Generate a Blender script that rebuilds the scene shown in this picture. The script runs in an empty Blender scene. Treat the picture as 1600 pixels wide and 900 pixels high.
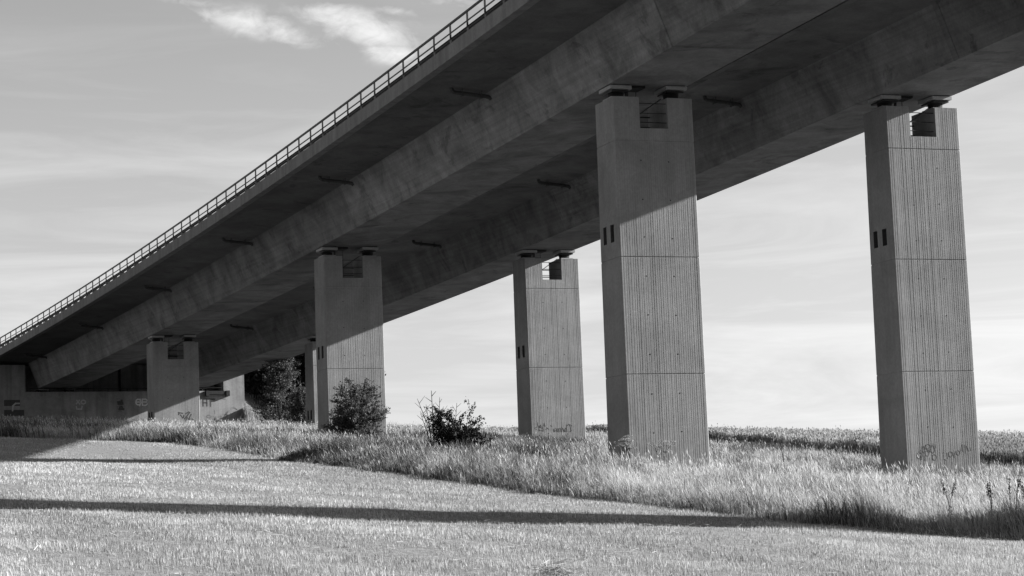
import bpy, bmesh, math, random
import numpy as np
from mathutils import Matrix, Vector

random.seed(7)
RNG = np.random.default_rng(11)
S = bpy.context.scene
COL = S.collection

# ------------------------------------------------------------------ measured geometry (metres, camera at the origin)
F_PX, PITCH, ROLL = 3591.82, 0.1129, 0.03704
X0, Y0, Z0, TH, KAP, GR = -29.41181, 155.38659, 18.63241, 0.40273, -0.00063, 0.02013
ROWS = {'E': 117.9, 'C': 79.938, 'B': 42.049, 'A': 3.980}
TP = (3.773, 14.880)
PW, PD, HP = 3.11, 1.75, -4.173
DECK2 = 11.107

def centre(s):
    h = TH + KAP*s/2
    hh = TH + KAP*s
    return X0 + s*np.sin(h), Y0 - s*np.cos(h), np.cos(hh), np.sin(hh)

def bp(s, t, z):
    X, Y, nx, ny = centre(s)
    return (X+nx*t, Y+ny*t, Z0+GR*s+z)

def to_st(X, Y):
    """world -> bridge coordinates (s along, t across), one Newton pass is enough for this gentle curve"""
    s = np.zeros_like(np.asarray(X, float)) + 40.0
    for _ in range(4):
        cx, cy, nx, ny = centre(s)
        s = s + ((X-cx)*ny - (Y-cy)*nx)
    cx, cy, nx, ny = centre(s)
    return s, (X-cx)*nx + (Y-cy)*ny

# ------------------------------------------------------------------ terrain
CO = [-1.7198, -4.0029, 4.7553, 0.1514, 1.4563, -0.1903, -0.4728, 0.2036]
def vnoise(x, y, seed=0):
    x = np.asarray(x, float); y = np.asarray(y, float)
    xi = np.floor(x).astype(np.int64); yi = np.floor(y).astype(np.int64)
    fx = x-xi; fy = y-yi
    fx = fx*fx*(3-2*fx); fy = fy*fy*(3-2*fy)
    def h(a, b):
        n = (a*374761393 + b*668265263 + seed*974711) & 0x7fffffff
        n = ((n ^ (n >> 13))*1274126177) & 0x7fffffff
        return ((n ^ (n >> 16)) & 0xffff)/65535.0
    return (h(xi, yi)*(1-fx)+h(xi+1, yi)*fx)*(1-fy)+(h(xi, yi+1)*(1-fx)+h(xi+1, yi+1)*fx)*fy

def base_h(X, Y):
    xc = 85*np.tanh(np.asarray(X, float)/85)
    yc = np.clip(np.asarray(Y, float), -30, 300)
    x = xc/50; y = yc/100
    z = CO[0]+CO[1]*x+CO[2]*y+CO[3]*x*y+CO[4]*y*y+CO[5]*x*x+CO[6]*y**3+CO[7]*x*y*y
    d = np.maximum(np.asarray(Y, float)-204, 0)
    z = z - np.where(d < 30, d*d*0.0035, 3.15+(d-30)*0.06)
    return z

AB_S = -31.2           # front plane of the abutment
def emb_h(X, Y):
    s, t = to_st(X, Y)
    top = Z0+GR*np.clip(s, -200, 0)-1.3
    out = np.maximum(np.maximum(-0.6-t, t-20.6), 0)
    z = top - out/1.5 - np.where(out > 0, np.maximum(s-(AB_S-5), 0)/1.3, 0)
    z = np.where((out == 0) & (s > AB_S-5.2), -99, z)
    return np.where(s > -260, z, -99)

def H(X, Y):
    X = np.asarray(X, float); Y = np.asarray(Y, float)
    b = base_h(X, Y)
    bump = 0.05*(vnoise(X*0.7, Y*0.7, 3)-.5)+0.03*(vnoise(X*0.2, Y*0.2, 5)-.5)
    bump = bump-.11*np.exp(-((X+9.5)/6)**2-((Y-41.5)/5)**2)-.08*np.exp(-((X+2.5)/4)**2-((Y-42.5)/5)**2)-.31*np.exp(-((X+16)/7.5)**2-((Y-79)/11)**2)
    bump = bump-.22*np.exp(-((X-15)/6)**2-((Y-85)/7)**2)-.10*np.exp(-((X-5)/5)**2-((Y-82)/6)**2)
    bump = bump-.14*np.exp(-((X-9.8)/3.)**2-((Y-44.8)/2.6)**2)          # shallow dip along the field edge
    return np.maximum(b+bump, emb_h(X, Y))

EDGE_Y = [-60, 25, 33, 41.5, 43.4, 44.6, 45.7, 47.1, 50.7, 54.9, 61.6, 70.0, 78.9, 87.5, 96.0, 100.5, 102.6, 103.6, 104.2]
EDGE_X = [90, 26, 20, 12.6, 10.6, 9.2, 7.2, 5.03, 3.33, 1.34, -1.2, -4.1, -7.45, -9.96, -12.9, -15.2, -19.0, -26.0, -90]
CROP_Y = [20, 60, 80, 107, 126, 144, 160, 172, 200, 215, 240]
CROP_X = [56, 38, 31, 23.3, 19.3, 15.7, 13.4, 11.0, 4.0, -3, -20]
def edge_x(Y):
    Y = np.asarray(Y, float)
    return np.interp(Y, EDGE_Y, EDGE_X)+(.5*(vnoise(Y*.6, Y*0+3, 71)-.5)+.35*(vnoise(Y*2.3, Y*0+7, 72)-.5))*(Y < 98)
def crop_x(Y):
    Y = np.asarray(Y, float)
    return np.interp(Y, CROP_Y, CROP_X)+1.6*(vnoise(Y*.16, Y*0+2, 81)-.5)+1.0*(vnoise(Y*.6, Y*0+5, 82)-.5)

# ------------------------------------------------------------------ object helpers
def tag(o, label=None, cat=None, group=None, kind=None):
    if label: o['label'] = label
    if cat: o['category'] = cat
    if group: o['group'] = group
    if kind: o['kind'] = kind
    return o

def thing(name, label, cat, loc=(0, 0, 0), group=None):
    o = bpy.data.objects.new(name, None)
    o.location = loc; o.empty_display_size = 0.3
    COL.objects.link(o)
    return tag(o, label, cat, group)

def link_mesh(name, me, mat, parent=None):
    o = bpy.data.objects.new(name, me)
    if mat: me.materials.append(mat)
    COL.objects.link(o)
    if parent:
        o.parent = parent
        off = Vector((0, 0, 0)); p = parent
        while p: off += Vector(p.location); p = p.parent
        o.location = -off                     # mesh data are in world coordinates
    return o

class MB:
    def __init__(self): self.v = []; self.f = []
    def add(self, vs, fs):
        b = len(self.v); self.v += [tuple(map(float, p)) for p in vs]
        self.f += [tuple(i+b for i in f) for f in fs]
    def box(self, fn, a0, a1, b0, b1, c0, c1):
        """box in any local frame: fn maps (a,b,c) to the world"""
        P = [fn(a, b, c) for a in (a0, a1) for b in (b0, b1) for c in (c0, c1)]
        self.add(P, [(0, 1, 3, 2), (4, 6, 7, 5), (0, 4, 5, 1), (2, 3, 7, 6), (0, 2, 6, 4), (1, 5, 7, 3)])
    def tube(self, pts, rads, n=8, caps=True):
        pts = [Vector(p) for p in pts]
        if not hasattr(rads, '__len__'): rads = [rads]*len(pts)
        rings = []
        for i, p in enumerate(pts):
            d = (pts[min(i+1, len(pts)-1)]-pts[max(i-1, 0)]).normalized()
            u = d.cross(Vector((0, 0, 1)))
            if u.length < 1e-3: u = d.cross(Vector((0, 1, 0)))
            u.normalize(); w = d.cross(u)
            rings.append([p+(u*math.cos(2*math.pi*k/n)+w*math.sin(2*math.pi*k/n))*rads[i] for k in range(n)])
        vs = [q for r in rings for q in r]; fs = []
        for i in range(len(pts)-1):
            for k in range(n):
                fs.append((i*n+k, i*n+(k+1) % n, (i+1)*n+(k+1) % n, (i+1)*n+k))
        if caps:
            fs.append(tuple(range(n-1, -1, -1))); fs.append(tuple((len(pts)-1)*n+k for k in range(n)))
        self.add(vs, fs)
    def mesh(self, name, fix=True, smooth=False):
        me = bpy.data.meshes.new(name); me.from_pydata(self.v, [], self.f)
        if fix:
            bm = bmesh.new(); bm.from_mesh(me); bmesh.ops.recalc_face_normals(bm, faces=bm.faces); bm.to_mesh(me); bm.free()
        if smooth: me.polygons.foreach_set('use_smooth', [True]*len(me.polygons))
        return me
    def build(self, name, mat, parent=None, smooth=False):
        return link_mesh(name, self.mesh(name, True, smooth), mat, parent)

def raw_mesh(name, verts, faces, tint=None):
    """big numpy mesh: faces is a list of (n,k) index arrays"""
    me = bpy.data.meshes.new(name)
    verts = np.asarray(verts, np.float32)
    me.vertices.add(len(verts)); me.vertices.foreach_set('co', verts.ravel())
    loops = np.concatenate([f.ravel() for f in faces]).astype(np.int32)
    tot = np.concatenate([np.full(len(f), f.shape[1]) for f in faces]).astype(np.int32)
    start = np.concatenate([[0], np.cumsum(tot)[:-1]]).astype(np.int32)
    me.loops.add(len(loops)); me.loops.foreach_set('vertex_index', loops)
    me.polygons.add(len(tot)); me.polygons.foreach_set('loop_start', start)
    try: me.polygons.foreach_set('loop_total', tot)
    except Exception: pass
    if tint is not None:
        a = me.attributes.new('tint', 'FLOAT', 'POINT'); a.data.foreach_set('value', np.asarray(tint, np.float32))
    me.update(calc_edges=True); me.validate()
    return me

# ------------------------------------------------------------------ materials (all grey: the photograph is monochrome)
def new_mat(name):
    m = bpy.data.materials.new(name); m.use_nodes = True
    nt = m.node_tree; b = nt.nodes['Principled BSDF']
    b.inputs['Roughness'].default_value = 0.9
    b.inputs['Specular IOR Level'].default_value = 0.2
    return m, nt, b
def N(nt, typ, **kw):
    n = nt.nodes.new(typ)
    for k, v in kw.items():
        if hasattr(n, k) and not k[0].isupper(): setattr(n, k, v)
        else: n.inputs[k].default_value = v
    return n
def ramp(nt, pts):
    r = nt.nodes.new('ShaderNodeValToRGB'); e = r.color_ramp.elements
    e[0].position, e[0].color = pts[0][0], (pts[0][1],)*3+(1,)
    e[1].position, e[1].color = pts[-1][0], (pts[-1][1],)*3+(1,)
    for p, v in pts[1:-1]:
        x = e.new(p); x.color = (v,)*3+(1,)
    return r
def noise(nt, vec, scale, detail=4, rough=.55, dist=0):
    n = N(nt, 'ShaderNodeTexNoise', Scale=scale, Detail=detail, Roughness=rough, Distortion=dist)
    nt.links.new(vec, n.inputs['Vector']); return n
def mapped(nt, src, sc=(1, 1, 1), rot=(0, 0, 0)):
    m = nt.nodes.new('ShaderNodeMapping'); m.inputs['Scale'].default_value = sc; m.inputs['Rotation'].default_value = rot
    nt.links.new(src, m.inputs['Vector']); return m.outputs[0]
def mixf(nt, a, b, fac, mode='MULTIPLY'):
    x = nt.nodes.new('ShaderNodeMix'); x.data_type = 'RGBA'; x.blend_type = mode
    if isinstance(fac, float): x.inputs[0].default_value = fac
    else: nt.links.new(fac, x.inputs[0])
    for k, v in ((6, a), (7, b)):
        if isinstance(v, float): x.inputs[k].default_value = (v, v, v, 1)
        else: nt.links.new(v, x.inputs[k])
    return x.outputs[2]

def concrete(name, base, blotch=.35, streak=.25, boards=None, bump=.15, pours=False, fine=1.0):
    m, nt, b = new_mat(name); L = nt.links.new
    pos = N(nt, 'ShaderNodeNewGeometry').outputs['Position']
    n1 = noise(nt, pos, .55, 6, .62, .6)
    r1 = ramp(nt, [(.3, 1-blotch), (.52, 1.0), (.72, 1+blotch*.8)]); L(n1.outputs['Fac'], r1.inputs[0])
    n2 = noise(nt, mapped(nt, pos, (2.2*fine, 2.2*fine, .12)), 1.0, 4, .6)
    r2 = ramp(nt, [(.32, 1-streak), (.6, 1.0)]); L(n2.outputs['Fac'], r2.inputs[0])
    n3 = noise(nt, pos, 9, 5, .7)
    r3 = ramp(nt, [(.3, .86), (.7, 1.12)]); L(n3.outputs['Fac'], r3.inputs[0])
    c = mixf(nt, r1.outputs[0], r2.outputs[0], 1.0)
    c = mixf(nt, c, r3.outputs[0], 1.0)
    if boards:
        # faint shuttering boards along the girder
        n4 = noise(nt, mapped(nt, pos, (.12, .12, 7.0), (0, 0, 0)), 1.0, 3, .6)
        r4 = ramp(nt, [(.35, 1-boards), (.6, 1+boards*.4)]); L(n4.outputs['Fac'], r4.inputs[0])
        c = mixf(nt, c, r4.outputs[0], 1.0)
        n5 = noise(nt, mapped(nt, pos, (.7, .7, .9)), .7, 8, .7, .8)
        r5 = ramp(nt, [(.36, .55), (.43, 1.0), (.6, 1.0), (.68, 1.3)]); L(n5.outputs['Fac'], r5.inputs[0])
        c = mixf(nt, c, r5.outputs[0], .7)
    if pours:
        # every cast section of the girder has its own tone, changing at the pour joints
        ax = TH+KAP*45; jx, jy, _, _ = centre(86.2)
        dp = nt.nodes.new('ShaderNodeVectorMath'); dp.operation = 'DOT_PRODUCT'; L(pos, dp.inputs[0]); dp.inputs[1].default_value = (math.sin(ax)/37.45, -math.cos(ax)/37.45, 0)
        sb = nt.nodes.new('ShaderNodeMath'); sb.operation = 'SUBTRACT'; L(dp.outputs['Value'], sb.inputs[0]); sb.inputs[1].default_value = (jx*math.sin(ax)-jy*math.cos(ax))/37.45-20
        fl = nt.nodes.new('ShaderNodeMath'); fl.operation = 'FLOOR'; L(sb.outputs[0], fl.inputs[0])
        wn = nt.nodes.new('ShaderNodeTexWhiteNoise'); wn.noise_dimensions = '1D'; L(fl.outputs[0], wn.inputs['W'])
        rr = ramp(nt, [(0, .86), (1, 1.14)]); L(wn.outputs['Value'], rr.inputs[0]); c = mixf(nt, c, rr.outputs[0], 1.0)
    c = mixf(nt, c, float(base), 1.0)
    L(c, b.inputs['Base Color'])
    bn = nt.nodes.new('ShaderNodeBump'); bn.inputs['Strength'].default_value = bump; bn.inputs['Distance'].default_value = .02
    n6 = noise(nt, pos, 22, 4, .7); L(n6.outputs['Fac'], bn.inputs['Height']); L(bn.outputs[0], b.inputs['Normal'])
    return m

def plain(name, col, rough=.7, metal=0, var=.2, scale=14):
    m, nt, b = new_mat(name)
    pos = N(nt, 'ShaderNodeNewGeometry').outputs['Position']
    n = noise(nt, pos, scale, 4, .6); r = ramp(nt, [(.3, col*(1-var)), (.7, col*(1+var))])
    nt.links.new(n.outputs['Fac'], r.inputs[0]); nt.links.new(r.outputs[0], b.inputs['Base Color'])
    b.inputs['Roughness'].default_value = rough; b.inputs['Metallic'].default_value = metal
    return m

def blade_mat(name, lo, hi, trans=.3, patch=None):
    """grass, straw and leaves: a tone per plant (attribute 'tint'), part of the light passes through"""
    m, nt, b = new_mat(name); L = nt.links.new
    at = N(nt, 'ShaderNodeAttribute', attribute_name='tint')
    r = ramp(nt, [(0, lo), (1, hi)]); L(at.outputs['Fac'], r.inputs[0])
    L(r.outputs[0], b.inputs['Base Color']); b.inputs['Roughness'].default_value = .75
    tr = nt.nodes.new('ShaderNodeBsdfTranslucent'); L(r.outputs[0], tr.inputs['Color'])
    mx = nt.nodes.new('ShaderNodeMixShader'); mx.inputs[0].default_value = trans
    L(b.outputs[0], mx.inputs[1]); L(tr.outputs[0], mx.inputs[2])
    L(mx.outputs[0], nt.nodes['Material Output'].inputs['Surface'])
    return m

M = {}
M['girder'] = concrete('girder_concrete', .18, .40, .10, boards=.15, bump=.2, pours=True)
M['slab'] = concrete('slab_concrete_and_beam_shade', .125, .24, .1, boards=.2, bump=.1)
M['fascia'] = concrete('edge_beam_concrete', .19, .12, .28)
M['pier'] = concrete('pier_concrete', .21, .20, .13, bump=.08, fine=1.2)
M['abut'] = concrete('abutment_concrete', .225, .3, .35)
M['asphalt'] = plain('asphalt', .05, .9)
M['steel'] = plain('painted_dark_steel', .02, .5, .0, .3)
M['pipe_slot_shade'] = plain('grey_pipe_and_slot_shade', .055, .6, .0, .25)
M['bearing'] = plain('galvanised_bearing_steel', .26, .55, .0, .15)
M['black'] = plain('rubber_and_hole_shade', .012, .8, 0, .2)
M['spray_dark'] = plain('dark_spray_paint', .05, .6, 0, .3)
M['spray_faint'] = plain('faded_spray_paint', .15, .8, 0, .3)
M['spray_light'] = plain('pale_spray_paint', .5, .6, 0, .2)
M['spray_grey'] = plain('mid_spray_paint', .12, .7, 0, .3)
M['spray_pale'] = plain('pale_worn_paint', .37, .7, 0, .2)
M['wall_patch'] = plain('darker_wall_patch', .20, .8, 0, .2, 2)
M['wood'] = plain('weathered_wood', .24, .9)
M['bark'] = plain('bark', .05, .95, 0, .4, 8)
M['twig'] = plain('twig_bark', .07, .95, 0, .4, 8)
M['stubble'] = blade_mat('stubble_straw', .06, .50, .25)
M['grass'] = blade_mat('dry_grass', .03, .52, .3)
M['crop'] = blade_mat('standing_grain', .06, .40, .3)
M['leaf_shade'] = blade_mat('shade_darkened_leaves', .006, .022, .15)  # near-black tone puts the deep shade of the dense trees into their leaves
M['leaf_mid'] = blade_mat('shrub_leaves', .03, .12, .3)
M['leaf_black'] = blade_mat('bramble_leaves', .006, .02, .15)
M['herb'] = blade_mat('green_herbs', .03, .12, .25)
M['weed'] = blade_mat('weed_leaves', .03, .07, .2)
M['umbel'] = blade_mat('dry_umbels', .2, .4, .3)
M['litter'] = blade_mat('pale_straw', .30, .60, .2)

def ground_mat():
    m, nt, b = new_mat('field_soil'); L = nt.links.new
    pos = N(nt, 'ShaderNodeNewGeometry').outputs['Position']
    at = N(nt, 'ShaderNodeAttribute', attribute_name='tint')
    n = noise(nt, pos, 6, 8, .7); r = ramp(nt, [(.3, .10), (.5, .17), (.72, .27)]); L(n.outputs['Fac'], r.inputs[0])
    n2 = noise(nt, pos, 3, 6, .7); r2 = ramp(nt, [(.3, .05), (.7, .15)]); L(n2.outputs['Fac'], r2.inputs[0])
    c = mixf(nt, r.outputs[0], r2.outputs[0], at.outputs['Fac'], 'MIX')
    L(c, b.inputs['Base Color'])
    bn = nt.nodes.new('ShaderNodeBump'); bn.inputs['Strength'].default_value = .6; bn.inputs['Distance'].default_value = .06
    n3 = noise(nt, pos, 14, 6, .7); L(n3.outputs['Fac'], bn.inputs['Height']); L(bn.outputs[0], b.inputs['Normal'])
    return m
M['ground'] = ground_mat()

# ------------------------------------------------------------------ ground: one sheet to the horizon
def axis(lo, hi, step, far):
    core = list(np.arange(lo, hi+1e-6, step)); a = []; x = lo; d = step
    while x > -far: d *= 1.35; x -= d; a.append(x)
    b = []; x = hi; d = step
    while x < far: d *= 1.35; x += d; b.append(x)
    return np.array(a[::-1]+core+b)
gx = axis(-62, 70, .8, 2500); gy = axis(-8, 250, .8, 2500)
GX, GY = np.meshgrid(gx, gy); GZ = H(GX, GY)
nx_, ny_ = len(gx), len(gy)
ii = (np.arange(ny_-1)[:, None]*nx_+np.arange(nx_-1)[None, :]).ravel()
gt = np.where(GX > edge_x(GY)-.2, 1.0, 0.0)
gme = raw_mesh('ground', np.stack([GX, GY, GZ], -1).reshape(-1, 3), [np.stack([ii, ii+1, ii+1+nx_, ii+nx_], 1)], gt.ravel())
gme.polygons.foreach_set('use_smooth', [True]*len(gme.polygons))
g = link_mesh('ground', gme, M['ground']); tag(g, 'gently rising stubble field and grassy verge under the viaduct', 'ground', kind='structure')

# ------------------------------------------------------------------ viaduct decks
S0, S1 = -31.7, 160.0
JOINTS = [-26.5, 11.5, 48.9, 86.2, 124.2]
def s_list(step=2.0, start=S0):
    return [start]+[x for x in np.arange(S0, S1+.01, step) if x > start+.1]
SLAB0 = -34.5
def sweep(mb, prof, ss, dt, joints=False, inset=.02):
    """closed profile [(t,z)] swept along the bridge; optional shallow grooves at the pour joints"""
    rings = []
    c = np.mean(np.array(prof), 0)
    pr = [(t+dt, z) for t, z in prof]
    small = [((t+(c[0]-t)*.012)+dt, z+(inset if z < c[1] else 0)) for t, z in prof]
    seq = [(s, 0) for s in ss]
    if joints:
        for j in JOINTS: seq += [(j-.025, 0), (j-.018, 1), (j+.018, 1), (j+.025, 0)]
    seq.sort()
    vs = []; n = len(prof)
    for s, k in seq: vs += [bp(s, t, z) for t, z in (small if k else pr)]
    fs = []
    for i in range(len(seq)-1):
        for k in range(n):
            fs.append((i*n+k, i*n+(k+1) % n, (i+1)*n+(k+1) % n, (i+1)*n+k))
    fs.append(tuple(range(n))); fs.append(tuple((len(seq)-1)*n+k for k in range(n-1, -1, -1)))
    mb.add(vs, fs)

def drain_pipe(parent, s, dt):
    mb = MB()
    path = [(1.40, -1.40), (1.40, -1.56), (1.43, -1.66), (1.53, -1.71), (1.75, -1.725), (2.85, -1.82), (3.0, -1.85), (3.09, -1.93)]
    mb.tube([bp(s, t+dt, z) for t, z in path], .085, 10)
    for t, zb in ((1.85, -1.83), (2.65, -1.90)):
        for ds in (-.11, .11): mb.tube([bp(s+ds, t+dt, -1.48), bp(s+ds, t+dt, zb)], .016, 6)
        mb.box(lambda a, b, c: bp(s+a, t+b+dt, c), -.13, .13, -.03, .03, zb-.03, zb)
    mb.build('drain_pipe', M['pipe_slot_shade'], parent)

def deck(dt, label, right_edge):
    d = thing('bridge_deck', label, 'bridge deck', bp(40, dt+5.3, -3.0), 'parallel viaduct decks')
    mb = MB(); sweep(mb, [(2.972, -1.60), (3.759, -3.671), (6.92, -3.617), (7.707, -1.56)], s_list(), dt, True); mb.build('box_girder', M['girder'], d)
    mb = MB(); sweep(mb, [(.12, -1.44), (2.972, -1.635), (7.707, -1.582), (right_edge-.29, -1.42), (right_edge-.29, -1.16), (.12, -1.19)], [SLAB0, -33]+s_list(), dt, True); mb.build('deck_slab', M['slab'], d)
    mb = MB(); sweep(mb, [(1.25, -1.15), (right_edge-1.2, -1.12), (right_edge-1.2, -1.05), (1.25, -1.08)], [SLAB0, -33]+s_list(), dt); mb.build('road_surface', M['asphalt'], d)
    for side in (0, 1):
        if side == 0: prof = [(-.232, -.934), (-.232, -1.493), (.13, -1.493), (.13, -1.17), (1.25, -1.15), (1.25, -.96)]
        else:
            e = right_edge; prof = [(e, -.934), (e, -1.80), (e-.3, -1.80), (e-.3, -1.15), (e-1.2, -1.12), (e-1.2, -.96)]
        mb = MB(); sweep(mb, prof, [SLAB0, -33]+s_list(), dt); mb.build('edge_beam', M['fascia'] if side == 0 else M['slab'], d)  # inner beam gets the darker concrete in place of deep shade
    for s in ((69.85, 50.55, 31.85, 12.9, -6.5, -25.3) if dt == 0 else (70.1, 51.1, 32.05, 13.0, -6.6, -25.4)):
        drain_pipe(d, s, dt)
    return d
deck(0, 'nearer concrete viaduct deck carrying the handrail', 10.78)
deck(DECK2, 'farther concrete viaduct deck beyond the narrow gap, without a visible railing', 10.78)

# ------------------------------------------------------------------ railing on the near deck
ra = thing('metal_railing', 'dark metal handrail with slim posts along the edge of the viaduct deck', 'railing', bp(40, 0, -.93))
ps = [2.0*i for i in range(-15, 78)]
def rail_curve(zc, hw, hh, tc, ss):
    mb = MB(); prof = [(tc-hw, zc-hh), (tc+hw, zc-hh), (tc+hw, zc+hh), (tc-hw, zc+hh)]
    sweep(mb, prof, ss, 0); return mb
for s in ps:
    mb = MB(); mb.box(lambda a, b, c: bp(s+a, b, c), -.03, .03, -.03, .03, -.99, -.035)
    mb.box(lambda a, b, c: bp(s+a, b, c), -.07, .07, -.07, .07, -.934, -.915)
    mb.build('post', M['steel'], ra)
rs = list(np.arange(-31, 156, 2.0))
rail_curve(-.005, .035, .038, 0, rs).build('top_rail', M['steel'], ra)
rail_curve(-.37, .02, .022, 0, rs).build('middle_rail', M['steel'], ra)

gr_ = thing('guard_rail', 'steel crash barrier beam on the deck behind the handrail', 'crash barrier', bp(40, .8, -.95))
mb = MB()
prof = [(t-.32, -.425+(z+.415)*.62) for t, z in [(.62, -.56), (.66, -.50), (.60, -.44), (.60, -.40), (.66, -.35), (.60, -.29), (.63, -.26), (.69, -.34), (.66, -.42), (.69, -.50), (.66, -.57)]]
sweep(mb, prof, rs, 0); mb.build('beam', M['steel'], gr_)
for s in np.arange(-29.4, 155, 2.0):
    mb = MB(); mb.box(lambda a, b, c: bp(s+a, b, c), -.05, .05, .47, .58, -1.0, -.32)
    mb.box(lambda a, b, c: bp(s+a, b, c), -.16, .16, .373, .47, -.55, -.30)
    mb.build('post', M['steel'], gr_)

# ------------------------------------------------------------------ piers
def rib_line(seed):
    """groove positions across the ribbed face"""
    r = random.Random(seed); u = .09; out = []
    while u < PW-.09:
        out.append((u, r.uniform(.009, .015), r.choice((.002, .003, .004, .005))))
        u += r.choice((.080, .086, .092, .098, .135))*r.uniform(.97, 1.03)
    return out

def make_pier(row, side, label, seed, group='ribbed concrete bridge piers'):
    s0 = ROWS[row]; t0 = TP[side]
    X, Y, nx, ny = centre(s0); a = (ny, -nx)
    zt = Z0+GR*s0+HP
    bx, by = X+nx*t0, Y+ny*t0
    corners = [(bx+nx*u+a[0]*v, by+ny*u+a[1]*v) for u in (0, PW) for v in (-1, 1)]
    zg = min(float(H(*c)) for c in corners)-.8
    def W(u, v, z): return (bx+nx*u+a[0]*v, by+ny*u+a[1]*v, zt+z)
    p = thing('bridge_pier', label, 'bridge pier', W(PW/2, 0, zg+.8-zt), group)
    hd = lambda z: PD/2-.009*z
    bot = zg-zt
    ribs = rib_line(seed)
    N0, N1, NB = 1.0, 2.11, -1.14
    SL = [(-.58, -.28), (.09, .42)]; SZ = (-5.24, -4.60)
    ch = .03
    def front(u0, u1):
        """outline points (u, dv) of the ribbed front face from u0 to u1"""
        pts = []
        for u, w, dp in ribs:
            if u-w-.004 > u0+.03 and u+w+.004 < u1-.03:
                pts += [(u-w-.004, 0), (u-w, -dp), (u+w, -dp), (u+w+.004, 0)]
        return pts
    def ring(z, u0, u1, ins, side_pts=True):
        h = hd(z)-ins; q = []
        lu, ru = u0+(ins if u0 == 0 else 0), u1-(ins if u1 == PW else 0)
        cl = ch if u0 == 0 else 0; cr_ = ch if u1 == PW else 0
        q.append((lu+cl, h)) if cl else q.append((lu, h))
        q += [(u, h+d) for u, d in front(u0, u1)]
        q.append((ru-cr_, h))
        if cr_: q.append((ru, h-cr_))
        if cr_: q.append((ru, -h+cr_))
        q.append((ru-cr_, -h))
        q.append((lu+cl, -h))
        nfix = len(q)
        if cl:
            q.append((lu, -h+cl))
            if side_pts:
                for s_ in SL: q += [(lu, s_[0]), (lu, s_[1])]
            q.append((lu, h-cl))
        return q, nfix
    mb = MB()
    def stack(levels, u0, u1, top=True, holes=False):
        rows = []
        for z, ins in levels:
            q, nf = ring(z, u0, u1, ins); rows.append((z, q))
        n = len(rows[0][1]); vs = [W(u, v, z) for z, q in rows for u, v in q]; fs = []
        for i in range(len(rows)-1):
            zm = (rows[i][0]+rows[i+1][0])/2
            for k in range(n):
                if holes and SZ[0] < zm < SZ[1] and k in (nf+1, nf+3): continue
                fs.append((i*n+k, i*n+(k+1) % n, (i+1)*n+(k+1) % n, (i+1)*n+k))
        if top: fs.append(tuple(range(n)))
        mb.add(vs, fs)
        return nf
    lv = [(NB, 0)]
    for j in (-1.62, -5.84, -10.06):
        if j-.1 > bot: lv += [(j+.022, 0), (j+.015, .016), (j-.015, .016), (j-.022, 0)]
    slots = SZ[0]-.3 > bot
    if slots: lv += [(SZ[1], 0), (SZ[0], 0)]
    lv.append((bot, 0)); lv.sort(key=lambda q: -q[0])
    stack(lv, 0, PW, True, slots)
    stack([(0, 0), (NB-.002, 0)], 0, N0); stack([(0, 0), (NB-.002, 0)], N1, PW)
    shaft = mb.build('shaft', M['pier'], p)
    if slots:
        for k, (v0, v1) in enumerate(SL):
            sb = MB(); P = [(0, v0, SZ[0]), (0, v1, SZ[0]), (0, v1, SZ[1]), (0, v0, SZ[1])]
            Q = [(.45, v, z) for _, v, z in P]
            sb.add([W(*q) for q in P+Q], [(0, 1, 5, 4), (1, 2, 6, 5), (2, 3, 7, 6), (3, 0, 4, 7), (4, 5, 6, 7)])
            me = sb.mesh('vent_slot', False); link_mesh('vent_slot', me, M['pipe_slot_shade'], p)  # dark lining colour stands in for the shade inside the slot
    th = MB(); rz = random.Random(seed+50)
    for j in range(9):
        for u in (.97, 2.06):
            z = -2.35-1.4*j+rz.uniform(-.03, .03)
            if z > bot+.9: th.tube([W(u, hd(z)-.05, z), W(u, hd(z)+.003, z)], .026, 8)
    th.build('tie_holes', M['black'], p)['kind'] = 'stuff'  # dark plugs instead of recesses, their colour stands for the shade in the holes
    # bearings: plinth, pot and sole plate under the girder
    for uc in (.46, 2.66):
        zs = (-3.671+(uc+.01)*.0172)-HP
        bb = MB()
        bb.box(lambda u, v, z: W(uc+u, v, z), -.42, .42, -.55, .55, zs-.16, zs-.03)
        o = bb.build('bearing', M['bearing'], p)
        pt_ = MB(); pt_.tube([W(uc, 0, .10), W(uc, 0, zs-.16)], [.27, .30], 20); pt_.build('pot', M['black'], o)
        pl = MB(); pl.box(lambda u, v, z: W(uc+u, v, z), -.33, .33, -.46, .46, zs-.25, zs-.19); pl.build('slide_plate', M['steel'], o)
        bs = MB(); bs.box(lambda u, v, z: W(uc+u, v, z), -.34, .34, -.42, .42, -.01, .10); bs.build('plinth', M['bearing'], o)
        tp = MB(); tp.box(lambda u, v, z: W(uc+u, v, z), -.36, .36, -.5, .5, zs-.03, zs+.03); tp.build('sole_plate', M['steel'], o)
    # bars across the service notch, ladder and hatch under the girder
    for z, v, r_ in ((-.20, PD/2-.14, .016), (-.56, PD/2-.14, .016), (-.90, PD/2-.14, .016), (-.42, -PD/2+.12, .026), (-.80, -PD/2+.12, .026)):
        nb = MB(); nb.tube([W(N0-.02, v, z), W(N1+.02, v, z)], r_, 6); nb.build('notch_bar', M['steel'], p)
    db = MB(); db.tube([W(N0+.05, PD/2-.3, -.62), W(N1-.1, PD/2-.3, .02)], .02, 6); db.build('brace', M['steel'], p)
    lb = MB()
    zt_ = -3.64-HP
    for u in (1.28, 1.34): lb.tube([W(u-.5, .2, zt_), W(u-.5, .2, .0)], .025, 6)
    for u in (1.10, 1.42): lb.tube([W(u, -.35, zt_), W(u, -.35, NB)], .014, 6)
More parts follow.
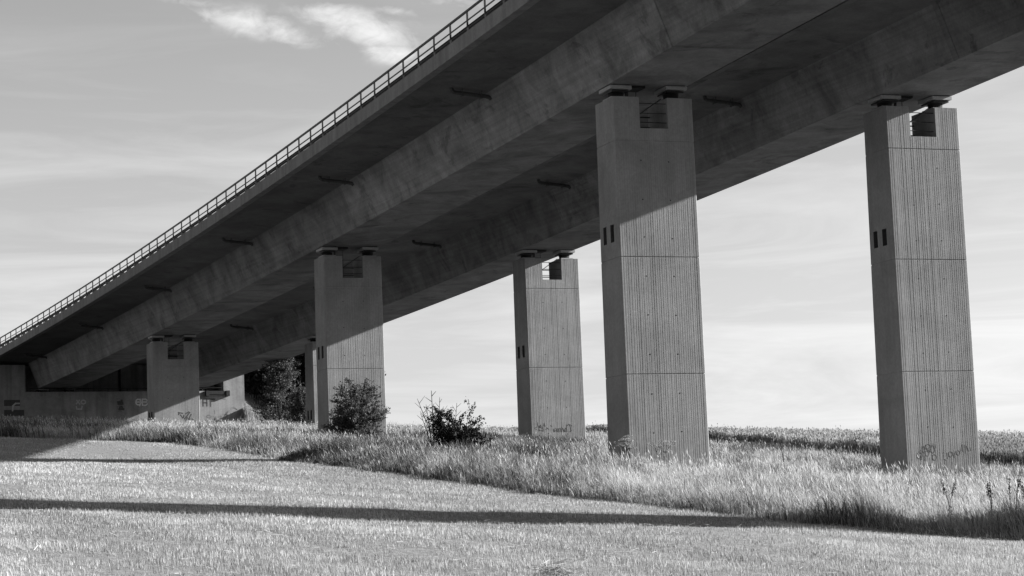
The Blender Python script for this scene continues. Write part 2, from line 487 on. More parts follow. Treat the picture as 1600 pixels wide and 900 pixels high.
    for i in range(5): lb.tube([W(1.10, -.35, NB+.22+i*.28), W(1.42, -.35, NB+.22+i*.28)], .011, 6)
    lb.build('ladder', M['steel'], p)
    hb = MB(); hb.box(lambda u, v, z: W(u, v, z), .72, 1.5, -.4, .35, zt_-.09, zt_+.01); hb.build('hatch', M['black'], p)  # black box stands in for the darkness of the open manhole
    p_frame = (W, hd)
    return p, W, hd, zt

def strokes(parent, mat, fn, lines, w, name='graffiti'):
    """sprayed lines: thin raised ribbons lying on a wall; fn maps (u,z) to the wall"""
    mb = MB()
    for ln in lines:
        for i in range(len(ln)-1):
            (x0, y0), (x1, y1) = ln[i], ln[i+1]
            dx, dy = x1-x0, y1-y0; l = math.hypot(dx, dy) or 1e-6
            ex, ey = dx/l*w*.45, dy/l*w*.45; px, py = -dy/l*w/2, dx/l*w/2
            q = [(x0-ex+px, y0-ey+py), (x0-ex-px, y0-ey-py), (x1+ex-px, y1+ey-py), (x1+ex+px, y1+ey+py)]
            o = .002*(i % 3)
            P = [fn(x, y, o) for x, y in q]; P2 = [fn(x, y, o-.02) for x, y in q]
            mb.add(P+P2, [(0, 1, 2, 3), (4, 7, 6, 5), (0, 4, 5, 1), (1, 5, 6, 2), (2, 6, 7, 3), (3, 7, 4, 0)])
    return mb.build(name, mat, parent)

def arc(cx, cy, rx, ry, a0, a1, n=9):
    return [(cx+rx*math.cos(math.radians(a0+(a1-a0)*k/n)), cy+ry*math.sin(math.radians(a0+(a1-a0)*k/n))) for k in range(n+1)]

PIERS = {}
PLAB = {
 ('C', 0): 'tallest ribbed concrete pier of the nearer deck, standing alone in the tall grass',
 ('C', 1): 'outermost sunlit ribbed pier of the farther deck, tall with looped scribbles at its foot',
 ('B', 0): 'half shaded ribbed pier with a leafy shrub growing in front of its base',
 ('B', 1): 'ribbed pier with mirrored handwriting sprayed near its foot, under the farther deck',
 ('A', 0): 'shortest ribbed pier, standing before the abutment, with jagged tags at its base',
 ('A', 1): 'short pier mostly hidden behind the pier with the leafy shrub',
 ('E', 0): 'ribbed concrete pier of the nearer deck closest to the camera, outside the picture',
 ('E', 1): 'ribbed concrete pier of the farther deck closest to the camera, outside the picture',
}
for k, (key, lab) in enumerate(PLAB.items()):
    PIERS[key] = make_pier(key[0], key[1], lab, 20+k)

def on_front(key):
    p, W, hd, zt = PIERS[key]
    return p, (lambda u, z, o=0: W(u, hd(z)+.004+o, z))
# graffiti on the pier of the farther deck in the middle distance (reads mirrored, as in the photograph)
p, fn = on_front(('B', 1))
def gB(x, y): return ((x-829.5)/28.3, -9.54-(y-684.0)/29.6+.0)
def px(lst): return [gB(826+x*90/1600., 650+y*50/889.) for x, y in lst]
chrima = [px([(1235, 300), (1190, 265), (1140, 250), (1105, 285)]), px([(1150, 255), (1190, 330), (1205, 420), (1190, 455), (1140, 460)]),
          px([(1075, 260), (1078, 360), (1085, 455)]), px([(1080, 380), (1045, 350), (1030, 400), (1040, 455)]), px([(1030, 440), (1000, 455), (985, 400), (965, 355)]),
          px([(930, 385), (932, 455)]), px([(930, 325), (940, 350)]), px([(900, 360), (905, 455)]),
          px([(895, 365), (860, 360), (850, 400), (862, 455)]), px([(850, 375), (815, 365), (800, 400), (810, 450)]), px([(800, 375), (760, 365), (715, 375), (695, 400), (700, 445), (740, 445), (745, 405), (705, 405)])]
strokes(p, M['spray_dark'], fn, chrima, .027)
strokes(p, M['spray_dark'], fn, [px([(620, 275), (655, 305)]), px([(565, 380), (530, 350), (500, 335)]), px([(540, 350), (470, 385)]),
    px([(435, 200), (450, 260), (460, 300)]), px([(410, 250), (400, 320), (405, 430)]), px([(400, 360), (355, 335), (310, 310), (300, 275), (335, 258), (350, 300), (300, 320)]),
    px([(275, 300), (280, 360), (285, 415), (340, 405), (390, 430)]), px([(245, 190), (250, 275)]), px([(250, 300), (200, 320), (165, 345)]), px([(195, 380), (215, 380)]), px([(1040, 540), (1060, 550)])], .027)
# looped scribbles on the outermost pier
p, fn = on_front(('C', 1))
def gD(x, y): return ((x-1416.7)/37.0, -13.37-(y-720.0)/41.5)
def pd(lst): return [gD(1420+x*110/1600., 680+y*60/873.) for x, y in lst]
def lo(cx, cy, rx, ry): return pd(arc(cx, cy, rx, ry, 0, 360, 14))
strokes(p, M['spray_grey'], fn, [lo(455, 275, 55, 52), lo(348, 340, 28, 70), lo(480, 355, 35, 48), lo(425, 430, 45, 60), lo(560, 340, 40, 85), lo(585, 520, 48, 65), pd([(575, 205), (580, 270), (600, 340)]), pd([(620, 225), (625, 300), (590, 380)]),
    pd([(240, 380), (280, 355), (300, 360)]), pd([(245, 540), (270, 560), (290, 560), (285, 480), (300, 470)]), pd([(390, 580), (370, 590), (375, 480)]), lo(255, 470, 60, 70), pd([(320, 270), (380, 290), (420, 330), (520, 390)])], .022)
strokes(p, M['spray_faint'], fn, [pd([(790, 420), (800, 560), (850, 590)]), pd([(870, 430), (890, 560)]), lo(960, 460, 45, 60), pd([(1020, 400), (1040, 540), (1060, 440), (1090, 400), (1100, 470)]), lo(1140, 430, 40, 50), pd([(1190, 400), (1240, 250), (1250, 400)]), pd([(1290, 260), (1300, 440), (1350, 280), (1380, 400)]), pd([(1420, 320), (1430, 390)])], .02)
# tags on the short pier before the abutment
p, fn = on_front(('A', 0))
def gA(x, y): return ((x-241.)/23.0, -5.23-(y-657.)/23.6)
def pa(lst): return [gA(260+x*140/1600., 625+y*50/571.) for x, y in lst]
strokes(p, M['spray_dark'], fn, [pa([(215, 225), (290, 240)]), pa([(215, 260), (225, 240)]), pa([(250, 270), (300, 335)]), pa([(300, 335), (310, 280)]), pa([(320, 345), (380, 270), (420, 225)]), pa([(340, 250), (400, 215)]), pa([(400, 340), (440, 260)]), pa([(390, 345), (480, 350)]), pa([(350, 370), (370, 310)])], .075)

# ------------------------------------------------------------------ abutment
ab = thing('bridge_abutment', 'concrete abutment with graffiti where both decks end in the embankment', 'abutment', bp(AB_S-1, 11, -7))
def AW(t, z, ds): return bp(AB_S+ds, t, z)          # ds negative = deeper into the bank
def abox(mb, t0, t1, z0, z1, d0, d1): mb.box(lambda a, b, c: AW(a, b, c), t0, t1, z0, z1, d0, d1)
mb = MB(); abox(mb, -.6, 21.0, -9.0, -4.0, -2.6, 0); mb.build('front_wall', M['abut'], ab)
mb = MB(); abox(mb, -.6, 21.0, -4.003, -1.53, -3.4, -2.6); mb.build('back_wall', M['abut'], ab)
mb = MB(); abox(mb, -.6, 2.62, -4.004, -1.80, -2.599, -.003); mb.build('wing_wall', M['abut'], ab)
mb = MB(); abox(mb, 19.2, 20.998, -4.004, -1.76, -2.599, -.003); mb.build('wing_wall', M['abut'], ab)
mb = MB(); abox(mb, -1.6, 20.9, -8.9, -1.9, -6.2, -3.401); mb.build('wing_wall', M['abut'], ab)
for t0 in TP:
    for uc in (.46, 2.66):
        zs = -3.671+(uc+.01)*.0172
        bb = MB(); abox(bb, t0+uc-.42, t0+uc+.42, zs-.13, zs-.03, -1.55, -.55); o = bb.build('bearing', M['bearing'], ab)
        pb = MB(); abox(pb, t0+uc-.3, t0+uc+.3, -4.0, zs-.13, -1.4, -.7); pb.build('pot', M['black'], o)
mb = MB()
for t in np.arange(3.0, 19.0, 1.6): mb.tube([AW(t, -4.0, -.06), AW(t, -3.72, -.06)], .02, 6)
mb.tube([AW(2.7, -3.74, -.06), AW(19.1, -3.74, -.06)], .03, 6); mb.build('ledge_rail', M['steel'], ab)
mb = MB(); abox(mb, 10.95, 11.1, -4.0, -1.8, -2.598, -2.48); mb.build('gap_cover', M['black'], ab)
mb = MB(); abox(mb, 12.1, 13.6, -3.98, -1.9, -2.597, -2.54)
for z in (-3.5, -3.2, -2.9, -2.6, -2.3): mb.tube([AW(11.9, z, -2.46), AW(13.7, z, -2.46)], .02, 6)
mb.build('service_door', M['abut'], ab)
for t in (17.6, 19.35):
    mb = MB(); abox(mb, t, t+.3, -4.45, -4.004, .003, .30); mb.build('bracket', M['steel'], ab)
mb = MB(); abox(mb, 17.9, 19.2, -4.3, -4.02, .004, .25); mb.build('inspection_tray', M['steel'], ab)
# abutment graffiti.  pixel -> (t, z) on the front plane
def gAb(x, y): return (.5+(x-0)*(20.95-.5)/383.0, -6.44+(660-y)/18.95+.0+(x/383.0)*.0)
def fab(t, z, o=0): return AW(t, z, .004+o)
def pab(lst, ox, oy, sx, sy): return [gAb2(ox+x*sx, oy+y*sy) for x, y in lst]
def gAb2(x, y):
    # calibrated bilinear: ledge -4.0 at (40,612)-(315,612); base -6.3 at (130,655)-(383,653)
    t = .56+(x)*.05365
    z = -3.99-(y-(612-.0*(x)))*.0536
    return (t, z)
q4 = lambda l: pab(l, 160, 600, 80/1200., 60/900.)
strokes(ab, M['spray_light'], fab, [q4(arc(770, 430, 60, 65, 40, 320)), q4([(720, 430), (800, 430)]), q4([(815, 365), (835, 440), (800, 515)]), q4([(865, 365), (865, 505)]), q4([(865, 365), (940, 365), (990, 400), (1000, 440), (970, 490), (930, 508), (865, 505)]), q4([(870, 430), (960, 430)])], .10)
mbp = MB()
def rect(mb, x0, y0, x1, y1, d=.006):
    (t0, z1), (t1, z0) = gAb2(x0, y0), gAb2(x1, y1); abox(mb, t0, t1, z0, z1, .0, d)
rect(mbp, 176.5, 622, 190, 655); mbp.build('graffiti', M['spray_faint'], ab)
strokes(ab, M['spray_dark'], lambda t, z, o=0: fab(t, z, .006+o), [q4([(290, 430), (330, 420), (340, 480)]), q4([(350, 480), (380, 390), (400, 470)]), q4([(300, 470), (400, 470)]), q4([(330, 600), (340, 540), (380, 530), (400, 590)]), q4([(320, 590), (420, 590)])], .16)
strokes(ab, M['spray_grey'], lambda t, z, o=0: fab(t, z, .006+o), [q4([(280, 600), (285, 540), (340, 510)]), q4([(290, 640), (370, 640)])], .12)
q7 = lambda l: pab(l, 0, 560, 160/1200., 120/900.)
mbp = MB(); rect(mbp, 6, 624, 30, 633); rect(mbp, 6, 639, 36, 648, .008); mbp.build('graffiti', M['spray_dark'], ab)
strokes(ab, M['spray_pale'], lambda t, z, o=0: fab(t, z, .008+o), [q7([(140, 600), (145, 545), (175, 520), (215, 520)])], .12)
mbp = MB(); rect(mbp, 30, 619, 92, 648, .005); mbp.build('graffiti', M['wall_patch'], ab)  # slightly darker rectangle on the wall
strokes(ab, M['spray_pale'], lambda t, z, o=0: fab(t, z, .006+o), [q7([(865, 530), (900, 490)]), q7([(870, 490), (905, 535)]), q7(arc(945, 510, 25, 22, 0, 360)), q7([(865, 560), (870, 590), (925, 590), (930, 560)])], .10)
q2 = lambda l: pab(l, 200, 500, 160/900., 160/900.)
strokes(ab, M['spray_dark'], fab, [q2([(640, 705), (640, 762)]), q2([(640, 735), (674, 735)]), q2([(674, 705), (674, 762)]), q2([(640, 704), (745, 704)]), q2([(707, 706), (707, 765)])], .12)
strokes(ab, M['spray_grey'], fab, [q2([(742, 805), (744, 830)]), q2(arc(690, 855, 20, 12, 0, 300)), q2([(800, 700), (840, 705)])], .08)
# darker wall panel in the middle of the abutment

# ------------------------------------------------------------------ plants: blades and leaves as big meshes
def in_view(X, Y, m=2.5): return (X > -.232*Y-m) & (X < .232*Y+m)

def blades(name, X, Y, h, w, lean, tint, mat, heads=None, head_w=.95):
    n = len(X); Z = H(X, Y)-.02
    az = RNG.uniform(0, 2*np.pi, n); fx, fy = np.cos(az), np.sin(az)
    la = RNG.normal(np.pi+.15, 1.3, n); lx, ly = np.cos(la)*lean*h, np.sin(la)*lean*h
    P = np.empty((n, 5, 3))
    P[:, 0] = np.stack([X-fx*w/2, Y-fy*w/2, Z], -1); P[:, 1] = np.stack([X+fx*w/2, Y+fy*w/2, Z], -1)
    mx, my, mz = X+lx*.3, Y+ly*.3, Z+h*.6
    P[:, 2] = np.stack([mx+fx*w*.4, my+fy*w*.4, mz], -1); P[:, 3] = np.stack([mx-fx*w*.4, my-fy*w*.4, mz], -1)
    P[:, 4] = np.stack([X+lx, Y+ly, Z+h*(1-.3*lean**2)], -1)
    b = np.arange(n)[:, None]*5
    faces = [b+np.array([[0, 1, 2, 3]]), b+np.array([[3, 2, 4]])]
    V = P.reshape(-1, 3); T = np.repeat(tint, 5)
    if heads is not None and heads.any():
        k = np.where(heads)[0]; m = len(k)
        top = P[k, 4]; d = np.stack([lx[k]*.7, ly[k]*.7, h[k]*.4], -1); d /= np.linalg.norm(d, axis=1)[:, None]
        ln = RNG.uniform(.09, .17, m)[:, None]; hw = (w[k]*(head_w[k] if hasattr(head_w, '__len__') else head_w))[:, None]
        f = np.stack([fx[k], fy[k], 0*fx[k]], -1)
        Q = np.stack([top-d*ln*.2, top+d*ln*.35+f*hw, top+d*ln, top+d*ln*.35-f*hw], 1)
        faces.append(len(V)+np.arange(m)[:, None]*4+np.array([[0, 1, 2, 3]]))
        V = np.concatenate([V, Q.reshape(-1, 3)]); T = np.concatenate([T, np.repeat(np.clip(tint[k]+.15, 0, 1), 4)])
    return link_mesh(name, raw_mesh(name, V, faces, T), mat)

def scatter(y0, y1, dens, keep):
    xm = .232*y1+4; n = int((y1-y0)*2*xm*dens)
    Y = RNG.uniform(y0, y1, n); X = RNG.uniform(-xm, xm, n)
    k = in_view(X, Y) & keep(X, Y)
    return X[k], Y[k]

# stubble: cut straw in drill rows, plus loose straw
SX, SY = [], []
rd = np.array([.36, -.933]); rn = np.array([.933, .36])
for y0, y1, dens in ((22, 40, 900), (40, 56, 540), (56, 80, 260), (80, 115, 120)):
    x, y = scatter(y0, y1, dens, lambda X, Y: X < edge_x(Y)+.1)
    v = x*rn[0]+y*rn[1]; vq = np.round(v/.14)*.14+RNG.normal(0, .022, len(v))
    x = x+rn[0]*(vq-v); y = y+rn[1]*(vq-v)
    SX.append(x); SY.append(y)
SX = np.concatenate(SX); SY = np.concatenate(SY); n = len(SX)
pn = vnoise(SX*.55, SY*.55, 21)*.6+vnoise(SX*2.1, SY*2.1, 22)*.4
thin = RNG.uniform(0, 1, n) < np.clip(.30+2.0*(pn-.33), .10, 1); SX, SY, pn = SX[thin], SY[thin], pn[thin]; n = len(SX)
vv = SX*rn[0]+SY*rn[1]; uu = SX*rd[0]+SY*rd[1]; lane = .6*vnoise(vv*.9, uu*.03, 24)+.4*vnoise(vv*.28, uu*.015, 25)
st = blades('stubble', SX, SY, RNG.uniform(.035, .095, n)*(.6+.8*pn), .0052*np.maximum(SY/30, .9)**.8*RNG.uniform(.7, 1.4, n), RNG.uniform(.03, .38, n), np.clip(RNG.beta(1.0, 1.1, n)*.85+.6*(pn-.45)+.6*(lane-.5)+.05, 0, 1), M['stubble'])
tag(st, 'pale cut cereal stubble covering the field', 'stubble', kind='stuff')
def straws(name, X, Y, ln, w, tint, mat, lift):
    n = len(X); az = RNG.uniform(0, 2*np.pi, n); Z = H(X, Y)+lift
    dx, dy = np.cos(az)*ln/2, np.sin(az)*ln/2; px_, py_ = -np.sin(az)*w/2, np.cos(az)*w/2; tz = RNG.normal(0, .1, n)*ln
    P = np.stack([np.stack([X-dx-px_, Y-dy-py_, Z-tz], -1), np.stack([X+dx-px_, Y+dy-py_, Z+tz], -1), np.stack([X+dx+px_, Y+dy+py_, Z+tz+w*.6], -1), np.stack([X-dx+px_, Y-dy+py_, Z-tz+w*.6], -1)], 1)
    return link_mesh(name, raw_mesh(name, P.reshape(-1, 3), [np.arange(n)[:, None]*4+np.arange(4)[None]], np.repeat(tint, 4)), mat)
x, y = scatter(22, 60, 7, lambda X, Y: X < edge_x(Y)); n = len(x)
ls = straws('loose_straw', x, y, RNG.uniform(.05, .19, n), RNG.uniform(.003, .0065, n), RNG.uniform(0, 1, n)**2, M['litter'], RNG.uniform(.01, .07, n))
tag(ls, 'loose pale straw scattered over the stubble', 'straw', kind='stuff')

# tall grass of the verge
def not_abut(X, Y):
    s, t = to_st(X, Y); return ~((s < AB_S) & (t > -.8) & (t < 22.2)) & (emb_h(X, Y) < base_h(X, Y)+6)
def verge(X, Y): return (X > edge_x(Y)) & (X < crop_x(Y)+.3) & not_abut(X, Y)
GXs, GYs = [], []
for y0, y1, dens in ((28, 48, 520), (48, 62, 380), (62, 85, 230), (85, 118, 130), (118, 155, 75), (155, 206, 40)):
    x, y = scatter(y0, y1, dens, verge); GXs.append(x); GYs.append(y)
X = np.concatenate(GXs); Y = np.concatenate(GYs); n = len(X)
de = X-edge_x(Y); dc = crop_x(Y)-X
n1 = vnoise(X*.35, Y*.22, 31); n2 = vnoise(X*1.3, Y*.9, 32); n3 = vnoise(X*.12, Y*.1, 33)
n4 = vnoise(X*.9+3, Y*.45, 35); n5 = vnoise(X*2.6, Y*1.6, 36)
green = np.clip((n1*.5+n4*.35+n2*.15-.50)*5.5, 0, 1)*np.where((X > 4) & (Y < 75), .45, 1.0)
edge_green = np.clip(1-de/1.5, 0, 1)
green = np.clip(green+edge_green*.55, 0, 1)
hgt = (.24+.24*n3+.18*n2)*RNG.uniform(.6, 1.3, n)*np.where(Y < 70, 1.3, 1.0)*(.35+1.3*(.5*n4+.5*n5)**1.0)*np.where((Y > 72) & (Y < 92) & (X > 0), .8, 1.0)
rq = np.clip((X-7.0)/1.2, 0, 1)*(Y < 60)
dq = de-3.4*rq
hgt = hgt*np.clip(.34+dq*.45, .26-.12*rq, 1)
track = (dc > .3) & (dc < 5.5) & (Y > 95)
hgt = np.where(track, .14*RNG.uniform(.6, 1.4, n), hgt)
isg = RNG.uniform(0, 1, n) < green*.85
n6 = vnoise(X*.8+40, Y*.5, 37); n7 = vnoise(X*3.1, Y*1.7+9, 38)
tint = np.where(isg, RNG.uniform(0, .22, n), np.clip(RNG.normal(.56, .2, n)+.8*(.6*n6+.4*n7-.5)+np.where((X > 2.5) & (Y < 80), .10, -.05), .06, 1))
tint = np.where(track, np.clip(RNG.normal(.8, .12, n), 0, 1), tint)
heads = (~isg) & (RNG.uniform(0, 1, n) < .10) & ~track
gw = .0085*np.maximum(Y/42, .8)**.85*RNG.uniform(.7, 1.5, n)
go = blades('tall_grass', X, Y, hgt, gw, RNG.uniform(.05, .8, n), tint, M['grass'], heads, .7)
x, y = scatter(44, 125, 150, lambda X, Y: verge(X, Y) & (X-edge_x(Y) > .1) & (crop_x(Y)-X > 5))
pw = .5*vnoise(x*.42+9, y*.2, 61)+.35*vnoise(x*1.1, y*.55, 62)+.15*vnoise(x*3, y*2, 63)
bias = np.where(x < 3.5, .0, -.10)+.10*np.exp(-((x-6.2)/1.1)**2-((y-46.6)/1.5)**2)*2-.3*((x > 6.9) & (y < 60))  # second term adds dark herbs to stand in for the outer pier's shadow
k = RNG.uniform(0, 1, len(x)) < np.clip((pw+bias-.52)*5.5, 0, .9); x, y = x[k], y[k]; n = len(x)
gwd = blades('verge_weeds', x, y, RNG.uniform(.35, .85, n)*np.clip(.35+(x-edge_x(y))*.5, .35, 1), .014*np.maximum(y/42, .8)**.8*RNG.uniform(.7, 1.5, n), RNG.uniform(.1, .6, n), np.clip(RNG.normal(.35, .25, n), 0, 1), M['herb'])
tag(gwd, 'darker green herbs growing in patches between the pale grass', 'weeds', kind='stuff')
x, y = scatter(30, 150, 3.2, lambda X, Y: verge(X, Y) & (X-edge_x(Y) > 1.0+3.6*np.clip((X-7)/1.6, 0, 1)*(Y < 60)) & (crop_x(Y)-X > 5.5)); n = len(x)
k = RNG.uniform(0, 1, n) < np.clip(1.6*vnoise(x*.5, y*.4, 51)-.2, .05, 1)*np.where(y > 70, .5, 1.0); x, y = x[k], y[k]; n = len(x)
gs = blades('grass_stalks', x, y, RNG.uniform(.5, 1.0, n)*np.where(y > 70, .8, 1.0), .007*np.maximum(y/42, .8)**.8*RNG.uniform(.8, 1.2, n), RNG.uniform(.05, .35, n), np.clip(RNG.normal(.85, .1, n), 0, 1), M['grass'], np.ones(n, bool), np.where(y > 70, .7, 1.2))
tag(gs, 'single tall pale seeding stalks standing out of the verge grass', 'grass', kind='stuff')
tag(go, 'tall dry pale grass of the verge under the viaduct', 'grass', kind='stuff')

# standing grain beyond the verge, up to the crest
CX, CY = [], []
for y0, y1, dens in ((70, 118, 60), (118, 160, 40), (160, 215, 26)):
    x, y = scatter(y0, y1, dens, lambda X, Y: X > crop_x(Y)); CX.append(x); CY.append(y)
x, y = scatter(60, 212, 260, lambda X, Y: (X > crop_x(Y)) & (X < crop_x(Y)+1.2)); CX.append(x); CY.append(y)
X = np.concatenate(CX); Y = np.concatenate(CY); n = len(X)
n1 = vnoise(X*.3, Y*.3, 41)
n9 = vnoise(X*.16, Y*.10, 42); n8 = vnoise(X*1.1, Y*.5, 43)
hh = (.42+.42*n1+.25*n8)*RNG.uniform(.75, 1.15, n)
hh = np.where(Y < 125, hh*1.12, hh)
hh = np.where(RNG.uniform(0, 1, n) < .004, hh*1.45, hh)
tint = np.clip(RNG.normal(.5, .2, n)*(.3+.7*n9+.6*n8), 0, 1)
tint = np.where((Y < 160) & (X > 20.5), tint*.4, tint*.9)
co = blades('standing_crop', X, Y, hh, .016*np.maximum(Y/60, 1)*RNG.uniform(.7, 1.4, n), RNG.uniform(.02, .18, n), tint, M['crop'], RNG.uniform(0, 1, n) < .6, .9)
tag(co, 'standing grain field rising to the crest beyond the grass', 'crop', kind='stuff')

# ------------------------------------------------------------------ shrubs and trees
def leaf_mesh(name, C, D, size, tint, mat, parent, flat=.55):
    """one rhombic leaf per centre C, lying roughly along D"""
    n = len(C); r = RNG.normal(size=(n, 3)); d = D+r*flat; d /= np.linalg.norm(d, axis=1)[:, None]
    q = RNG.normal(size=(n, 3)); s = np.cross(d, q); s /= np.linalg.norm(s, axis=1)[:, None]
    sz = (size*RNG.uniform(.6, 1.3, n))[:, None]
    P = np.stack([C-d*sz*.5, C+s*sz*.28, C+d*sz*.5, C-s*sz*.28], 1)
    return link_mesh(name, raw_mesh(name, P.reshape(-1, 3), [np.arange(n)[:, None]*4+np.arange(4)[None]], np.repeat(tint, 4)), mat, parent)

def woody(name, label, cat, x, y, height, rx, nstem, ntwig, nleaf, size, mat, group=None, up=.5, twig_len=.5, base=.05, trunk=False, shape=None, sink=.0, ry=None):
    z = float(H(x, y))-sink; ry = ry or rx
    o = thing(name, label, cat, (x, y, z), group)
    mb = MB(); tips = []
    if trunk:
        pts = [Vector((x, y, z-.3))]; k = 6
        for i in range(1, k+1): pts.append(Vector((x+random.gauss(0, .05)*i*.4, y+random.gauss(0, .05)*i*.4, z+height*.9*i/k)))
        mb.tube(pts, [height*.022*(1-.85*i/k) for i in range(k+1)], 8)
        roots = [(pts[1+int(random.random()*4.6)]*1, ) for _ in range(nstem)]
        starts = [pts[min(1+int(random.random()*5), 5)] for _ in range(nstem)]
    else:
        starts = [Vector((x+random.gauss(0, rx*.12), y+random.gauss(0, ry*.12), z-.15)) for _ in range(nstem)]
    C, D = [], []
    for st_ in starts:
        a = random.uniform(0, 2*math.pi)
        for _try in range(20):
            fr = random.random(); hgt_ = height*(base+(1-base)*random.random()**.8)
            w = shape(hgt_/height) if shape else math.sqrt(max(0, 1-((hgt_/height-.45)/.56)**2))
            rr = w*(.45+.55*math.sqrt(random.random()))
            e = Vector((x+math.cos(a)*rx*rr, y+math.sin(a)*ry*rr, z+hgt_))
            if w > .15: break
        m = (st_+e)/2+Vector((random.gauss(0, .1), random.gauss(0, .1), .08*height*random.random()))
        th = .006*height
        mb.tube([st_, m, e], [th, th*.6, th*.25], 5)
        for _ in range(ntwig):
            f = random.uniform(.35, 1.0); b0 = st_.lerp(m, f*2) if f < .5 else m.lerp(e, f*2-1)
            dr = Vector((math.cos(a)+random.gauss(0, .8), math.sin(a)+random.gauss(0, .8), up+random.gauss(0, .45))).normalized()
            ln = twig_len*random.uniform(.5, 1.2); e2 = b0+dr*ln
            mb.tube([b0, e2], [th*.3, th*.1], 4, False)
            k = max(3, int(nleaf/(nstem*ntwig)*random.uniform(.5, 1.5)))
            f2 = np.random.default_rng(random.randrange(1 << 30)).uniform(.1, 1.08, k)
            C.append(np.array(b0)[None]+np.array(dr)[None]*(ln*f2[:, None])+RNG.normal(0, ln*.10, (k, 3))); D.append(np.repeat(np.array(dr)[None], k, 0))
    C = np.concatenate(C); D = np.concatenate(D)
    k = C[:, 2] > H(C[:, 0], C[:, 1])+.02; C, D = C[k], D[k]
    mb.build('trunk' if trunk else 'stems', M['bark'] if trunk else M['twig'], o)
    leaf_mesh('crown' if trunk else 'foliage', C, D, size, RNG.uniform(0, 1, len(C)), mat, o)
    return o

woody('leafy_shrub', 'rounded leafy shrub growing in front of a half shaded pier', 'shrub', -8.0, 114.6, 3.15, 1.45, 46, 16, 24000, .105, M['leaf_mid'], up=.55, twig_len=.55, base=.08)
woody('bramble_bush', 'low dark bush with bare twigs standing in the grass between piers', 'bush', -2.4, 91.0, 1.95, 1.32, 38, 13, 14500, .085, M['leaf_black'], up=.85, twig_len=.52, base=.05,
      shape=lambda f: 1.0 if f < .35 else (.78 if f < .6 else .6), ry=.9)
# bare twigs of the bush belong to it
bo = bpy.data.objects['bramble_bush']; mb = MB(); zb = float(H(-3.3, 91))+.35
zb -= .35
for ox, hx, hz, r0 in ((0, -.05, 2.2, .024), (.02, -.62, 1.95, .018), (-.05, -.50, 1.45, .016), (.1, .28, 1.95, .018), (.05, .42, 1.6, .016), (-.05, -.28, 1.75, .016), (.5, .95, 1.75, .016)):
    hz *= 1.2; r0 *= 1.35
    p0 = Vector((-3.3+ox, 91+random.uniform(-.1, .1), zb)); p1 = p0+Vector((hx*.35, random.uniform(-.1, .1), hz*.5)); p2 = Vector((-3.3+hx, 91+random.uniform(-.15, .15), zb+hz))
    mb.tube([p0, p1, p2], [r0, r0*.75, r0*.4], 5)
    for q in range(5):
        f = .15+.17*q; b0 = p1.lerp(p2, f); sd = -1 if q % 2 else 1
        mb.tube([b0, b0+Vector((sd*random.uniform(.08, .26), random.gauss(0, .08), random.uniform(.12, .32)))], [r0*.5, r0*.25], 4)
mb.build('bare_twigs', M['twig'], bo)
tr = [(-17.7, 172.5, 5.8, 1.7, 'feathery sunlit young tree standing beside the abutment', .6),
      (-15.6, 168.5, 3.0, 1.5, 'low bushy tree at the foot of the mostly hidden short pier', .6),
      (-21.7, 198.6, 8.2, 2.3, 'dark tree rising behind the lit end of the abutment', .5),
      (-19.4, 199.6, 9.2, 2.7, 'black dense tree between the abutment end and the feathery young tree', .5),
      (-16.8, 200.5, 9.6, 2.8, 'tall dark tree straight behind the feathery young tree', .5),
      (-14.4, 202.0, 9.6, 2.5, 'outermost dark tree, hidden behind the pier with the shrub', .5),
      (-15.2, 180.5, 6.5, 2.0, 'dark tree just behind the mostly hidden short pier', .5),
      (-20.8, 193.5, 1.5, .7, 'small low bush casting branch shadows on the lit abutment corner', .5),
      (-20.5, 205.0, 10.0, 3.2, 'dark tree farthest back on the embankment', .5),
      (-21.7, 196.4, 4.6, 1.6, 'low dark tree on the slope right beside the lit abutment corner', .5),
      (-19.6, 196.8, 6.2, 2.0, 'round dark tree on the slope between the abutment corner and the young tree', .5)]
for k, (x, y, h, r, lab, up) in enumerate(tr):
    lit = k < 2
    woody('low_bush' if k == 7 else 'young_tree' if lit else 'dense_tree', lab, 'bush' if k == 7 else 'tree', x, y, h, r, 14 if k == 7 else 50 if lit else 90, 10 if lit else 12, 900 if k == 7 else 9000 if lit else 34000, .13 if lit or k == 7 else .30, M['leaf_mid'] if lit else M['leaf_shade'],
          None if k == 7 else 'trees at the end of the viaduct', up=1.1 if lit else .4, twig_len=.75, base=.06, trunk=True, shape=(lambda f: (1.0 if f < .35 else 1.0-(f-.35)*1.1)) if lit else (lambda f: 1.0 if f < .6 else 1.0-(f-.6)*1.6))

pole = thing('marker_pole', 'thin pale pole standing in front of the dark trees', 'pole', (-18.6, 178, float(H(-18.6, 178))))
mb = MB(); z = float(H(-18.6, 178)); mb.tube([(-18.6, 178, z-.3), (-18.57, 178, z+1.2), (-18.62, 178, z+2.6)], [.05, .045, .04], 8); mb.build('shaft', M['wood'], pole)
mb = MB(); mb.tube([(-18.62, 178, z+2.6), (-18.62, 178, z+2.66)], [.055, .03], 8); mb.build('cap', M['wood'], pole)

